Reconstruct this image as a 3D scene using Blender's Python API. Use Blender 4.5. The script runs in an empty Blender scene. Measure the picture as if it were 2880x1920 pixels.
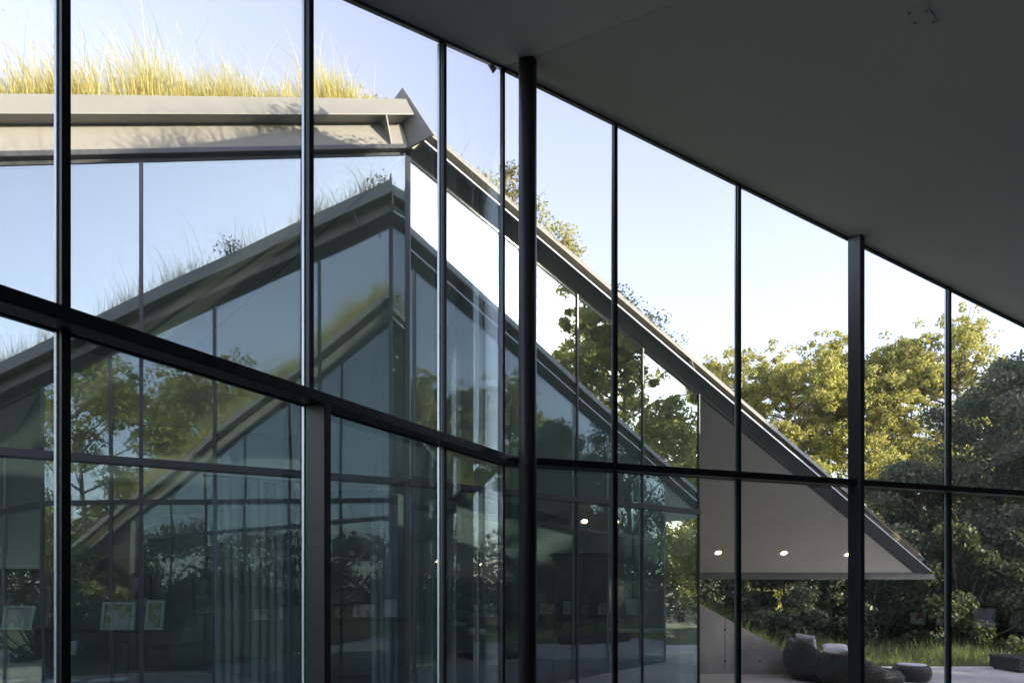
import bpy, math, random
import numpy as np
from mathutils import Vector
random.seed(7); RNG = np.random.default_rng(11)
scene = bpy.context.scene
COL = scene.collection
S = 1.1                       # metres per working unit
EYE = 1.504                   # eye height, working units
# ------------------------------------------------------------------ camera
cam_d = bpy.data.cameras.new('camera'); cam = bpy.data.objects.new('camera', cam_d); COL.objects.link(cam)
cam.location = (0, 0, EYE*S); cam.rotation_euler = (math.radians(90), 0, 0)
cam_d.sensor_width = 36; cam_d.lens = 1981/2880*36; cam_d.shift_y = (1655-960)/2880
cam_d.clip_start = .05; cam_d.clip_end = 2000
scene.camera = cam
# ------------------------------------------------------------------ light
SUN_AZ, SUN_EL = math.radians(112.5), math.radians(16.5)      # azimuth clockwise from +Y
world = bpy.data.worlds.new('World'); scene.world = world; world.use_nodes = True
wn = world.node_tree; bg = wn.nodes['Background']
sky = wn.nodes.new('ShaderNodeTexSky'); sky.sky_type = 'NISHITA'; sky.sun_disc = False
sky.sun_elevation = SUN_EL; sky.sun_rotation = SUN_AZ
sky.air_density = 1.0; sky.dust_density = .7; sky.ozone_density = 1.6
hsv = wn.nodes.new('ShaderNodeHueSaturation'); hsv.inputs['Saturation'].default_value = .56; hsv.inputs['Hue'].default_value = .522; hsv.inputs['Value'].default_value = 1.0
wn.links.new(sky.outputs[0], hsv.inputs['Color']); tint = wn.nodes.new('ShaderNodeMix'); tint.data_type = 'RGBA'; tint.blend_type = 'MULTIPLY'; tint.inputs['Factor'].default_value = 1; tint.inputs['B'].default_value = (1.04, .98, 1.0, 1)
wn.links.new(hsv.outputs[0], tint.inputs['A']); wn.links.new(tint.outputs['Result'], bg.inputs['Color']); bg.inputs['Strength'].default_value = .15
sun_d = bpy.data.lights.new('sun', 'SUN'); sun = bpy.data.objects.new('sun', sun_d); COL.objects.link(sun)
sun_d.energy = 3.4; sun_d.angle = math.radians(.55); sun_d.color = (1.0, .86, .66)
sd = Vector((math.sin(SUN_AZ)*math.cos(SUN_EL), math.cos(SUN_AZ)*math.cos(SUN_EL), math.sin(SUN_EL)))
sun.rotation_euler = sd.to_track_quat('Z', 'Y').to_euler()
vs = scene.view_settings; vs.view_transform = 'Standard'; vs.look = 'None'; vs.gamma = 1; vs.use_curve_mapping = False
vs.exposure = 2.32
cy = scene.cycles
cy.use_denoising = True
cy.max_bounces = 14; cy.transparent_max_bounces = 48; cy.glossy_bounces = 8; cy.diffuse_bounces = 4
cy.transmission_bounces = 8; cy.caustics_reflective = False; cy.caustics_refractive = False
cy.sample_clamp_indirect = 6
# ------------------------------------------------------------------ materials
def new_mat(name):
    m = bpy.data.materials.new(name); m.use_nodes = True
    nt = m.node_tree
    return m, nt, nt.nodes, nt.links, nt.nodes['Principled BSDF']
def pbr(name, col, rough=.5, metal=0, var=.12, scale=6., bump=.0, bscale=60., detail=4, spec=.5):
    m, nt, N, L, b = new_mat(name)
    b.inputs['Roughness'].default_value = rough; b.inputs['Metallic'].default_value = metal
    b.inputs['Specular IOR Level'].default_value = spec
    tc = N.new('ShaderNodeTexCoord')
    nz = N.new('ShaderNodeTexNoise'); nz.inputs['Scale'].default_value = scale; nz.inputs['Detail'].default_value = detail
    L.new(tc.outputs['Object'], nz.inputs['Vector'])
    mx = N.new('ShaderNodeMix'); mx.data_type = 'RGBA'
    mx.inputs['A'].default_value = (*[c*(1-var) for c in col], 1); mx.inputs['B'].default_value = (*[min(1, c*(1+var)) for c in col], 1)
    L.new(nz.outputs['Fac'], mx.inputs['Factor']); L.new(mx.outputs['Result'], b.inputs['Base Color'])
    if bump:
        n2 = N.new('ShaderNodeTexNoise'); n2.inputs['Scale'].default_value = bscale; n2.inputs['Detail'].default_value = 6
        L.new(tc.outputs['Object'], n2.inputs['Vector'])
        bp = N.new('ShaderNodeBump'); bp.inputs['Strength'].default_value = bump; bp.inputs['Distance'].default_value = .02
        L.new(n2.outputs['Fac'], bp.inputs['Height']); L.new(bp.outputs['Normal'], b.inputs['Normal'])
    return m
M = {}
M['steel'] = pbr('dark_painted_steel', (.022, .024, .028), .42, var=.15, scale=9)
M['steel_post'] = pbr('blue_grey_painted_steel', (.05, .052, .06), .38, var=.12, scale=7)
M['cap'] = pbr('silver_glazing_cap', (.78, .8, .82), .4, metal=.6, var=.06)
M['fascia'] = pbr('warm_grey_painted_steel', (.215, .205, .187), .5, var=.1, scale=3, bump=.03, bscale=25)
M['panel'] = pbr('recessed_stucco_panel', (.235, .22, .195), .8, var=.08, scale=5, bump=.08)
M['flange'] = pbr('dark_grey_steel_flange', (.06, .06, .064), .45, var=.14, scale=4)
M['soffit'] = pbr('beige_grey_plaster', (.82, .775, .69), .9, var=.05, scale=2.5, bump=.06)
M['ceiling'] = pbr('grey_painted_ceiling', (.70, .775, .745), .9, var=.09, scale=.7, bump=.05, bscale=8)
M['ceiling_panel'] = pbr('grey_panel_paint', (.64, .70, .68), .7, var=.04)
M['soil'] = pbr('dry_soil', (.12, .09, .055), .95, var=.3, scale=12, bump=.5)
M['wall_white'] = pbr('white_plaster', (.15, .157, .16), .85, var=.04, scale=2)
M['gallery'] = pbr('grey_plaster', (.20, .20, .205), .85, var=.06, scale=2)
M['dark'] = pbr('dark_brown_black', (.03, .028, .027), .5, var=.2)
M['white'] = pbr('white_cloth', (.8, .8, .79), .9, var=.03, scale=20, bump=.1)
M['curtain'] = None
M['wood'] = pbr('dark_wood', (.07, .045, .03), .5, var=.3, scale=14)
M['bark'] = pbr('grey_brown_bark', (.12, .09, .065), .95, var=.35, scale=18, bump=.6, bscale=30)
M['straw_seed'] = pbr('seed_head', (.5, .4, .22), .9, var=.2)

def glass_mat(name, tint, r0, bump):
    m, nt, N, L, b = new_mat(name)
    N.remove(b); out = N['Material Output']
    tr = N.new('ShaderNodeBsdfTransparent'); tr.inputs['Color'].default_value = (*tint, 1)
    gl = N.new('ShaderNodeBsdfGlossy'); gl.inputs['Roughness'].default_value = 0.0
    gl.inputs['Color'].default_value = (.84, .945, .96, 1)
    lw = N.new('ShaderNodeLayerWeight'); lw.inputs['Blend'].default_value = .5
    pw = N.new('ShaderNodeMath'); pw.operation = 'POWER'; pw.inputs[1].default_value = 5
    L.new(lw.outputs['Facing'], pw.inputs[0])
    ma = N.new('ShaderNodeMath'); ma.operation = 'MULTIPLY_ADD'; ma.inputs[1].default_value = 1-r0; ma.inputs[2].default_value = r0
    L.new(pw.outputs[0], ma.inputs[0])
    mix = N.new('ShaderNodeMixShader'); L.new(ma.outputs[0], mix.inputs[0]); L.new(tr.outputs[0], mix.inputs[1]); L.new(gl.outputs[0], mix.inputs[2])
    if bump:
        tc = N.new('ShaderNodeTexCoord'); oi = N.new('ShaderNodeObjectInfo')
        ad = N.new('ShaderNodeVectorMath'); ad.operation = 'MULTIPLY_ADD'
        ad.inputs[0].default_value = (37, 19, 11)
        cmb = N.new('ShaderNodeCombineXYZ')
        for i in range(3): L.new(oi.outputs['Random'], cmb.inputs[i])
        L.new(cmb.outputs[0], ad.inputs[1]); L.new(tc.outputs['Object'], ad.inputs[2])
        nz = N.new('ShaderNodeTexNoise'); nz.inputs['Scale'].default_value = .9; nz.inputs['Detail'].default_value = 0
        L.new(ad.outputs[0], nz.inputs['Vector'])
        bp = N.new('ShaderNodeBump'); bp.inputs['Strength'].default_value = 1; bp.inputs['Distance'].default_value = bump
        L.new(nz.outputs['Fac'], bp.inputs['Height']); L.new(bp.outputs['Normal'], gl.inputs['Normal'])
    L.new(mix.outputs[0], out.inputs['Surface'])
    return m
M['glass_out'] = glass_mat('coated_glass_outer_face', (.66, .79, .80), .39, .003)
M['glass_in'] = glass_mat('glass_inner_face', (.97, .985, .98), .035, 0)
M['glass_edge'] = pbr('green_glass_edge', (.10, .22, .19), .25)
M['near_out'] = glass_mat('near_coated_glass_outer_face', (.93, .975, .98), .28, .003)

def leaf_mat(name, cols, transl=.45, rough=.55):
    m, nt, N, L, b = new_mat(name); out = N['Material Output']
    g = N.new('ShaderNodeNewGeometry'); cr = N.new('ShaderNodeValToRGB')
    el = cr.color_ramp.elements
    el[0].color = (*cols[0], 1); el[1].color = (*cols[-1], 1)
    for i, c in enumerate(cols[1:-1], 1):
        e = el.new(i/(len(cols)-1)); e.color = (*c, 1)
    L.new(g.outputs['Random Per Island'], cr.inputs['Fac'])
    b.inputs['Roughness'].default_value = rough; b.inputs['Specular IOR Level'].default_value = .35
    L.new(cr.outputs['Color'], b.inputs['Base Color'])
    t = N.new('ShaderNodeBsdfTranslucent'); L.new(cr.outputs['Color'], t.inputs['Color'])
    mx = N.new('ShaderNodeMixShader'); mx.inputs[0].default_value = transl
    L.new(b.outputs[0], mx.inputs[1]); L.new(t.outputs[0], mx.inputs[2]); L.new(mx.outputs[0], out.inputs['Surface'])
    return m
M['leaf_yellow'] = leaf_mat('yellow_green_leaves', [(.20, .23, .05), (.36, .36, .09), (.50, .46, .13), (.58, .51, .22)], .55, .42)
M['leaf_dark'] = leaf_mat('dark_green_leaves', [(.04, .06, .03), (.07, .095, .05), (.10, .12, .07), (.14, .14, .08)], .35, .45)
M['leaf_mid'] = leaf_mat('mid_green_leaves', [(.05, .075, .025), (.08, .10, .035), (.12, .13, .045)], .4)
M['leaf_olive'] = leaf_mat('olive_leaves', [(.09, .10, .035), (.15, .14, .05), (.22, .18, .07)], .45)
M['grass_straw'] = leaf_mat('straw_grass', [(.46, .40, .10), (.62, .52, .20), (.74, .66, .42), (.44, .46, .08), (.70, .58, .30)], .5, .7)
M['grass_green'] = leaf_mat('green_grass', [(.10, .16, .05), (.16, .23, .08), (.25, .30, .11), (.36, .36, .15)], .45, .6)
M['grass_mix'] = leaf_mat('roof_grass_mixed', [(.12, .15, .05), (.2, .2, .07), (.34, .30, .13), (.45, .4, .2)], .45, .7)

# concrete with form stains
def concrete(name, col, scale=1.2, rough=.75):
    m, nt, N, L, b = new_mat(name)
    tc = N.new('ShaderNodeTexCoord')
    n1 = N.new('ShaderNodeTexNoise'); n1.inputs['Scale'].default_value = scale; n1.inputs['Detail'].default_value = 8; n1.inputs['Roughness'].default_value = .62
    n2 = N.new('ShaderNodeTexNoise'); n2.inputs['Scale'].default_value = scale*14; n2.inputs['Detail'].default_value = 5
    mp = N.new('ShaderNodeMapping'); mp.inputs['Scale'].default_value = (1, 1, .35)
    L.new(tc.outputs['Object'], mp.inputs[0]); L.new(mp.outputs[0], n1.inputs['Vector']); L.new(tc.outputs['Object'], n2.inputs['Vector'])
    cr = N.new('ShaderNodeValToRGB'); cr.color_ramp.elements[0].position = .3; cr.color_ramp.elements[1].position = .72
    cr.color_ramp.elements[0].color = (*[c*.55 for c in col], 1); cr.color_ramp.elements[1].color = (*[c*1.15 for c in col], 1)
    L.new(n1.outputs['Fac'], cr.inputs[0])
    mx = N.new('ShaderNodeMix'); mx.data_type = 'RGBA'; mx.blend_type = 'MULTIPLY'; mx.inputs['Factor'].default_value = .18
    L.new(cr.outputs[0], mx.inputs['A']); L.new(n2.outputs['Color'], mx.inputs['B'])
    hs = N.new('ShaderNodeHueSaturation'); hs.inputs['Saturation'].default_value = .9; L.new(mx.outputs['Result'], hs.inputs['Color'])
    L.new(hs.outputs[0], b.inputs['Base Color']); b.inputs['Roughness'].default_value = rough
    bp = N.new('ShaderNodeBump'); bp.inputs['Strength'].default_value = .25; bp.inputs['Distance'].default_value = .01
    L.new(n2.outputs['Fac'], bp.inputs['Height']); L.new(bp.outputs[0], b.inputs['Normal'])
    return m
M['concrete'] = concrete('board_formed_concrete', (.70, .65, .58), 1.0)
M['patio'] = concrete('patio_concrete', (.78, .72, .63), .5, .7)
M['floor'] = concrete('dark_polished_floor', (.09, .087, .085), .6, .4)
M['meadow'] = pbr('meadow_ground', (.09, .10, .04), .95, var=.4, scale=1.5, bump=.6, bscale=20)

def wicker():
    m, nt, N, L, b = new_mat('dark_woven_rattan')
    tc = N.new('ShaderNodeTexCoord')
    w1 = N.new('ShaderNodeTexWave'); w1.wave_type = 'BANDS'; w1.bands_direction = 'Z'; w1.inputs['Scale'].default_value = 6; w1.inputs['Distortion'].default_value = 1.8
    w2 = N.new('ShaderNodeTexWave'); w2.wave_type = 'BANDS'; w2.bands_direction = 'X'; w2.inputs['Scale'].default_value = 9; w2.inputs['Distortion'].default_value = 2.5
    L.new(tc.outputs['Object'], w1.inputs[0]); L.new(tc.outputs['Object'], w2.inputs[0])
    mu = N.new('ShaderNodeMath'); mu.operation = 'MULTIPLY'; L.new(w1.outputs['Fac'], mu.inputs[0]); L.new(w2.outputs['Fac'], mu.inputs[1])
    cr = N.new('ShaderNodeValToRGB'); cr.color_ramp.elements[0].color = (.013, .010, .009, 1); cr.color_ramp.elements[1].color = (.052, .042, .036, 1)
    L.new(mu.outputs[0], cr.inputs[0]); L.new(cr.outputs[0], b.inputs['Base Color']); b.inputs['Roughness'].default_value = .45
    bp = N.new('ShaderNodeBump'); bp.inputs['Strength'].default_value = .6; bp.inputs['Distance'].default_value = .01
    L.new(mu.outputs[0], bp.inputs['Height']); L.new(bp.outputs[0], b.inputs['Normal'])
    return m
M['wicker'] = wicker()
def curtain_mat():
    m, nt, N, L, b = new_mat('pale_blue_grey_curtain'); out = N['Material Output']
    b.inputs['Base Color'].default_value = (.8, .84, .85, 1); b.inputs['Roughness'].default_value = .9
    t = N.new('ShaderNodeBsdfTranslucent'); t.inputs['Color'].default_value = (.6, .64, .65, 1)
    mx = N.new('ShaderNodeMixShader'); mx.inputs[0].default_value = .35
    L.new(b.outputs[0], mx.inputs[1]); L.new(t.outputs[0], mx.inputs[2]); L.new(mx.outputs[0], out.inputs[0]); return m
M['curtain'] = curtain_mat()
def emit(name, col, st):
    m, nt, N, L, b = new_mat(name)
    b.inputs['Emission Color'].default_value = (*col, 1); b.inputs['Emission Strength'].default_value = st
    b.inputs['Base Color'].default_value = (.8, .75, .6, 1); return m
M['lamp'] = emit('lit_downlight', (1.0, .72, .42), 6)
def art(name, c0, c1, c2, scale):
    m, nt, N, L, b = new_mat(name)
    tc = N.new('ShaderNodeTexCoord'); nz = N.new('ShaderNodeTexNoise'); nz.inputs['Scale'].default_value = scale; nz.inputs['Detail'].default_value = 6
    L.new(tc.outputs['Object'], nz.inputs[0]); cr = N.new('ShaderNodeValToRGB')
    cr.color_ramp.elements[0].position = .38; cr.color_ramp.elements[1].position = .62
    cr.color_ramp.elements[0].color = (*c0, 1); cr.color_ramp.elements[1].color = (*c2, 1)
    e = cr.color_ramp.elements.new(.5); e.color = (*c1, 1)
    L.new(nz.outputs['Fac'], cr.inputs[0]); L.new(cr.outputs[0], b.inputs['Base Color']); b.inputs['Roughness'].default_value = .3
    return m
M['art_tree'] = art('print_of_trees', (.3, .22, .05), (.5, .45, .2), (.75, .78, .78), 9)
M['art_pale'] = art('pale_print', (.75, .77, .8), (.6, .65, .72), (.8, .8, .8), 5)
M['art_red'] = art('red_and_white_print', (.45, .08, .06), (.75, .72, .7), (.8, .8, .78), 8)
M['art_dark'] = art('dark_print', (.04, .05, .05), (.12, .12, .12), (.4, .4, .38), 6)

# ------------------------------------------------------------------ mesh helpers (working units in, metres out)
def V3(x, y, z): return np.array([x, y, z], float)
class MB:
    def __init__(s): s.v = []; s.f = []; s.m = []
    def add(s, vs_, fs, mi=0):
        o = len(s.v); s.v += [tuple(map(float, q)) for q in vs_]; s.f += [tuple(i+o for i in f) for f in fs]; s.m += [mi]*len(fs)
    def prism(s, poly, vec, mi=(0, 0, 0)):
        n = len(poly); vec = np.array(vec, float)
        a = [np.array(p, float) for p in poly]; b = [p+vec for p in a]
        o = len(s.v); s.v += [tuple(q) for q in a+b]
        s.f.append(tuple(o+i for i in reversed(range(n)))); s.m.append(mi[0])
        s.f.append(tuple(o+n+i for i in range(n))); s.m.append(mi[1])
        for i in range(n):
            j = (i+1) % n; s.f.append((o+i, o+j, o+n+j, o+n+i)); s.m.append(mi[2])
    def loft(s, A, B, mi=0):
        n = len(A); o = len(s.v); s.v += [tuple(map(float, q)) for q in list(A)+list(B)]
        s.f.append(tuple(o+i for i in reversed(range(n)))); s.f.append(tuple(o+n+i for i in range(n))); s.m += [mi, mi]
        for i in range(n):
            j = (i+1) % n; s.f.append((o+i, o+j, o+n+j, o+n+i)); s.m.append(mi)
    def box(s, c, ax, ay, az, mi=0):
        c, ax, ay, az = [np.array(q, float) for q in (c, ax, ay, az)]
        s.prism([c, c+ax, c+ax+ay, c+ay], az, (mi, mi, mi))
    def tube(s, pts, rad, n=8, mi=0, cap=True):
        pts = [np.array(p, float) for p in pts]; o = len(s.v)
        for i, p in enumerate(pts):
            d = pts[min(i+1, len(pts)-1)]-pts[max(i-1, 0)]; d /= np.linalg.norm(d)+1e-9
            u = np.cross(d, (0, 0, 1)); 
            if np.linalg.norm(u) < 1e-3: u = np.array([1., 0, 0])
            u /= np.linalg.norm(u); w = np.cross(d, u)
            for k in range(n):
                t = 2*math.pi*k/n; s.v.append(tuple(p+rad[i]*(math.cos(t)*u+math.sin(t)*w)))
        for i in range(len(pts)-1):
            for k in range(n):
                j = (k+1) % n; s.f.append((o+i*n+k, o+i*n+j, o+(i+1)*n+j, o+(i+1)*n+k)); s.m.append(mi)
        if cap:
            s.f.append(tuple(o+k for k in reversed(range(n)))); s.m.append(mi)
            q = o+(len(pts)-1)*n; s.f.append(tuple(q+k for k in range(n))); s.m.append(mi)
    def build(s, name, mats, parent=None, smooth=False, scale=S, fix=True, bevel=0):
        me = bpy.data.meshes.new(name)
        me.from_pydata([(x*scale, y*scale, z*scale) for x, y, z in s.v], [], s.f)
        if not isinstance(mats, (list, tuple)): mats = [mats]
        for m in mats: me.materials.append(m)
        me.polygons.foreach_set('material_index', s.m)
        if smooth: me.polygons.foreach_set('use_smooth', [True]*len(s.f))
        if fix:
            import bmesh
            bm = bmesh.new(); bm.from_mesh(me); bmesh.ops.recalc_face_normals(bm, faces=bm.faces); bm.to_mesh(me); bm.free()
        o = bpy.data.objects.new(name, me); COL.objects.link(o)
        if parent is not None: o.parent = parent
        if bevel:
            bv = o.modifiers.new('bevel', 'BEVEL'); bv.width = bevel; bv.segments = 2; bv.limit_method = 'ANGLE'
        return o
def tag(o, label=None, cat=None, group=None, kind=None):
    for k, v in (('label', label), ('category', cat), ('group', group), ('kind', kind)):
        if v: o[k] = v
    return o
def empty(name, label, cat, group=None):
    o = bpy.data.objects.new(name, None); COL.objects.link(o); o.empty_display_size = .2
    return tag(o, label, cat, group)
def raw_mesh(name, V, F, mat, parent=None, smooth=False):
    """V (n,3) metres, F (m,k) fixed-size faces"""
    V = np.asarray(V, np.float32); F = np.asarray(F, np.int32)
    me = bpy.data.meshes.new(name); k = F.shape[1]
    me.vertices.add(len(V)); me.vertices.foreach_set('co', V.ravel())
    me.loops.add(F.size); me.loops.foreach_set('vertex_index', F.ravel())
    me.polygons.add(len(F)); me.polygons.foreach_set('loop_start', np.arange(0, F.size, k, dtype=np.int32))
    me.polygons.foreach_set('loop_total', np.full(len(F), k, np.int32))
    me.materials.append(mat); me.update(calc_edges=True); me.validate()
    o = bpy.data.objects.new(name, me); COL.objects.link(o)
    if parent is not None: o.parent = parent
    return o

# ------------------------------------------------------------------ plan of the two wings (working units, z measured from the floor)
H0 = EYE
def dirv(a): return np.array([math.sin(a), math.cos(a)])
C = np.array([-.0688, 5.5265]); L2 = -dirv(.516); R2 = dirv(1.227)
HC, SL, SR = 4.0638+H0, .4144, .2183
GR2 = np.array([.643, -.766]); GRS = -.33                     # ridge of the near roof
D = np.array([-.9807, 6.6047]); A2 = -dirv(1.0809); B2 = dirv(.9224)
HD, SA, SB = 4.05+H0, .3141, .356
def solve_grad(d1, s1, d2, s2):
    return np.linalg.solve(np.array([d1, d2]), np.array([s1, s2]))
G_L = solve_grad(L2, -SL, GR2, GRS); G_R = solve_grad(R2, -SR, GR2, GRS)
OUT_A = np.array([math.cos(1.0809), -math.sin(1.0809)]); OUT_B = np.array([math.cos(.9224), -math.sin(.9224)])
G_A = -SA*A2+.209*OUT_A
G_B = np.array([0., -SB/B2[1]])
dG = G_A-G_B; RO2 = np.array([-dG[1], dG[0]]); RO2 /= np.linalg.norm(RO2)
if RO2[1] < 0: RO2 = -RO2
ROS = float(G_B@RO2)
OUT_L = np.array([-math.cos(.516), math.sin(.516)]); OUT_R = np.array([-math.cos(1.227), math.sin(1.227)])
TB, TT = H0+.967, H0+1.024                                     # transom underside and top
GT = .022                                                      # pane thickness
def plane_z(P, P0, z0, G): return z0+float(G@(np.asarray(P)-P0))

FASCIA = {
 'head_frame': ([(-.02, 0), (.02, 0), (.02, .03), (-.02, .03)], 'flange'),
 'lower_flange': ([(.0, .032), (.026, .004), (.253, -.078), (.256, -.056), (.03, .036), (.03, .05), (.0, .05)], 'flange'),
 'recessed_panel': ([(.058, .072), (.026, .322), (.004, .322), (.036, .072)], 'panel'),
 'upper_channel': ([(.0, .326), (.169, .284), (.172, .292), (.120, .487), (.104, .487), (.06, .44), (.0, .44)], 'fascia'),
 'flange_edge': ([(.2565, -.080), (.264, -.079), (.264, -.056), (.2565, -.055)], 'cap'),
}
B_FLANGE = [(.0, .032), (.026, .004), (.198, .020), (.20, .042), (.03, .036), (.03, .05), (.0, .05)]
A_FLANGE = [(.0, .04), (.022, .033), (.074, .026), (.078, .030), (.078, .068), (.03, .07), (.0, .07)]
NEAR_FLANGE = [(.0, .036), (.026, .034), (.138, .074), (.14, .094), (.03, .056), (.03, .066), (.0, .066)]
def eave(parent, P0, z0, d2, slope, G, out2, s1, mit, smin=0., extra=0., near=False, trim=True, lit=False):
    """fascia pieces along one roof edge, mitred at the peak on the vertical plane through P0 with plan normal mit"""
    d3 = np.array([d2[0], d2[1], -slope]); N = np.array([-G[0], -G[1], 1.]); N /= np.linalg.norm(N)
    o3 = np.cross(d3, N); o3 /= np.linalg.norm(o3)
    if o3[:2]@out2 < 0: o3 = -o3
    base = np.array([P0[0], P0[1], z0])
    def at(o, n, s): return base+o*o3+n*N+s*d3
    for nm, (poly, mt) in FASCIA.items():
        A_, B_ = [], []
        if near and nm == 'lower_flange': poly = NEAR_FLANGE
        if nm == 'flange_edge' and not trim: continue
        if not near and not lit and nm == 'lower_flange': poly = A_FLANGE
        if lit and nm == 'lower_flange': poly = B_FLANGE
        if lit and nm == 'flange_edge': poly = [(.2015, .018), (.208, .019), (.208, .044), (.2015, .043)]
        if near and nm == 'flange_edge': poly = [(.1405, .074), (.147, .075), (.147, .094), (.1405, .094)]
        for o, n in poly:
            q = at(o, n, 0); s0 = -((q[:2]-P0)@mit)/(d2@mit)+extra
            A_.append(at(o, n, s0)); B_.append(at(o, n, s1))
        mb = MB(); mb.loft(A_, B_); mb.build(nm, M[mt], parent)
    return at, d3, N, o3
def gusset(parent, at, s, t=.012, near=False, lit=False):
    poly = [(.03, .055), (.192, .043), (.166, .28), (.03, .312)] if lit else [(.03, .07), (.13, .096), (.166, .28), (.03, .312)] if near else [(.03, .072), (.074, .07), (.166, .28), (.03, .312)]
    A_ = [at(o, n, s) for o, n in poly]; B_ = [at(o, n, s+t) for o, n in poly]
    mb = MB(); mb.loft(A_, B_); mb.build('gusset_plate', M['fascia'], parent)

def glazing(parent, P0, z0, d2, slope, out2, ss, bars, caps=True, zb=0., transom=True, inner=.0, gout='glass_out', wide=.033, tr_in=.11, tr_mat='steel', tr_out=.02, cap_w=.03):
    """panes between positions ss, upright bars at bars (s, zlo or None), one transom"""
    d3 = np.array([d2[0], d2[1], 0]); o3 = np.array([out2[0], out2[1], 0])
    head = lambda s: z0-slope*s
    p0 = np.array([P0[0], P0[1], 0])
    for i in range(len(ss)-1):
        a, b = ss[i]+.006, ss[i+1]-.006
        def pane(poly):
            pts = [p0+d3*s+V3(0, 0, z)-o3*GT*.5 for s, z in poly]
            mb = MB(); mb.prism(pts, o3*GT, (0, 1, 2))
            # prism caps: first is the inner face, second the outer face
            mb.build('glass_pane', [M['glass_in'], M[gout], M['glass_edge']], parent)
        zt = TB+.02
        if head(a) <= zt+.05 and head(b) <= zt+.05: pane([(a, zb), (b, zb), (b, head(b)), (a, head(a))]); continue
        pane([(a, zb), (b, zb), (b, zt), (a, zt)])
        pane([(a, zt+.012), (b, zt+.012), (b, max(head(b), zt+.03)), (a, head(a))])
    if transom:
        s0, s1 = ss[0], ss[-1]
        c = p0+d3*s0+V3(0, 0, TB)
        mb = MB(); mb.box(c-o3*(GT*.5+.002), d3*(s1-s0), -o3*tr_in, V3(0, 0, TT-TB)); t = mb.build('transom', M[tr_mat], parent, bevel=.004)
        mb = MB(); mb.box(c+o3*(GT*.5+.002), d3*(s1-s0), o3*tr_out, V3(0, 0, TT-TB)); mb.build('transom_cap', M['steel_post'], t)
    for s in bars:
        w = wide
        mb = MB(); c = p0+d3*(s-w/2)-o3*(GT*.5+.001)
        h = head(s)+.0
        mb.prism([c+V3(0, 0, zb), c+d3*w+V3(0, 0, zb), c+d3*w+V3(0, 0, head(s+w/2)), c+V3(0, 0, head(s-w/2))], -o3*.016)
        m = mb.build('mullion', M['steel'], parent)
        mb = MB(); c = p0+d3*(s-cap_w/2)+o3*(GT*.5+.001)
        mb.prism([c+V3(0, 0, zb), c+d3*cap_w+V3(0, 0, zb), c+d3*cap_w+V3(0, 0, head(s+cap_w/2)), c+V3(0, 0, head(s-cap_w/2))], o3*.016, (0, 1, 0))
        mb.build('mullion_cap', [M['cap' if caps else 'steel_post'], M['steel_post']], m)

# ------------------------------------------------------------------ ground
mb = MB(); mb.add([(-400, -400, -.06), (400, -400, -.06), (400, 700, -.06), (-400, 700, -.06)], [(0, 1, 2, 3)])
tag(mb.build('ground', M['meadow'], fix=False), kind='structure')
mb = MB(); mb.box((-6.5, -8, -.05), (19, 0, 0), (0, 21.7, 0), (0, 0, .05))
tag(mb.build('patio', M['patio']), kind='structure')
def floor_sheet(pts, z, name, mat):
    mb = MB(); mb.add([(x, y, z) for x, y in pts], [tuple(range(len(pts)))]); tag(mb.build(name, mat, fix=False), kind='structure')
floor_sheet([tuple(C), tuple(C+L2*4.147), (-1.85, -2.2), (7.3, -2.6), (8.5, 4.6), tuple(C+R2*8.54)], .005, 'floor', M['floor'])
floor_sheet([tuple(D), tuple(D+B2*4.27), (1.3, 12.3), (-9.6, 12.3), tuple(D+A2*8.43)], .005, 'floor', M['floor'])
# planted bank behind the retaining wall
WT = lambda x: float(np.clip(.57*(5.52-x), 0.0, 2.3))
xs = np.linspace(-14, 9, 60); ys = np.linspace(12.74, 30, 30)
V = []; F = []
for y in ys:
    for x in xs:
        fall = float(np.clip((28-y)/8, 0, 1)); fall = fall*fall*(3-2*fall)
        V.append((x*S, y*S, (max(WT(x)-.06, -.03)*fall+.03*math.sin(x*2.1+y*1.3)-.03)*S))
for j in range(len(ys)-1):
    for i in range(len(xs)-1):
        q = j*len(xs)+i; F.append((q, q+1, q+1+len(xs), q+len(xs)))
tag(raw_mesh('grass_bank', V, F, M['meadow']), kind='structure')

# ------------------------------------------------------------------ opposite wing
ow = empty('house_wing', 'opposite house wing with mirror-like glass walls under a pointed roof of dry grass', 'house', 'two wings of the glass house')
mitO = np.array([-RO2[1], RO2[0]])
atA, dA3, NA, oA3 = eave(ow, D, HD, A2, SA, G_A, OUT_A, 12.0, mitO, trim=False, extra=.035)
atB, dB3, NB, oB3 = eave(ow, D, HD, B2, SB, G_B, OUT_B, 10.75, mitO, lit=True, extra=.02)
gusset(ow, atA, .14)
for s in (.22, 3.98): gusset(ow, atB, s, lit=True)
# peak end plate
mO = -RO2
def fin(q, z): return np.array([D[0]+mO[0]*q, D[1]+mO[1]*q, z])
nO = np.array([mitO[0], mitO[1], 0])*.008
mb = MB(); mb.prism([fin(.005, HD+.07)-nO, fin(.13, HD+.075)-nO, fin(.325, HD+.085)-nO, fin(-.055, HD+.665)-nO, fin(-.16, HD+.60)-nO, fin(-.14, HD+.3)-nO], nO*2)
mb.build('end_plate', M['fascia'], ow)
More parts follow.
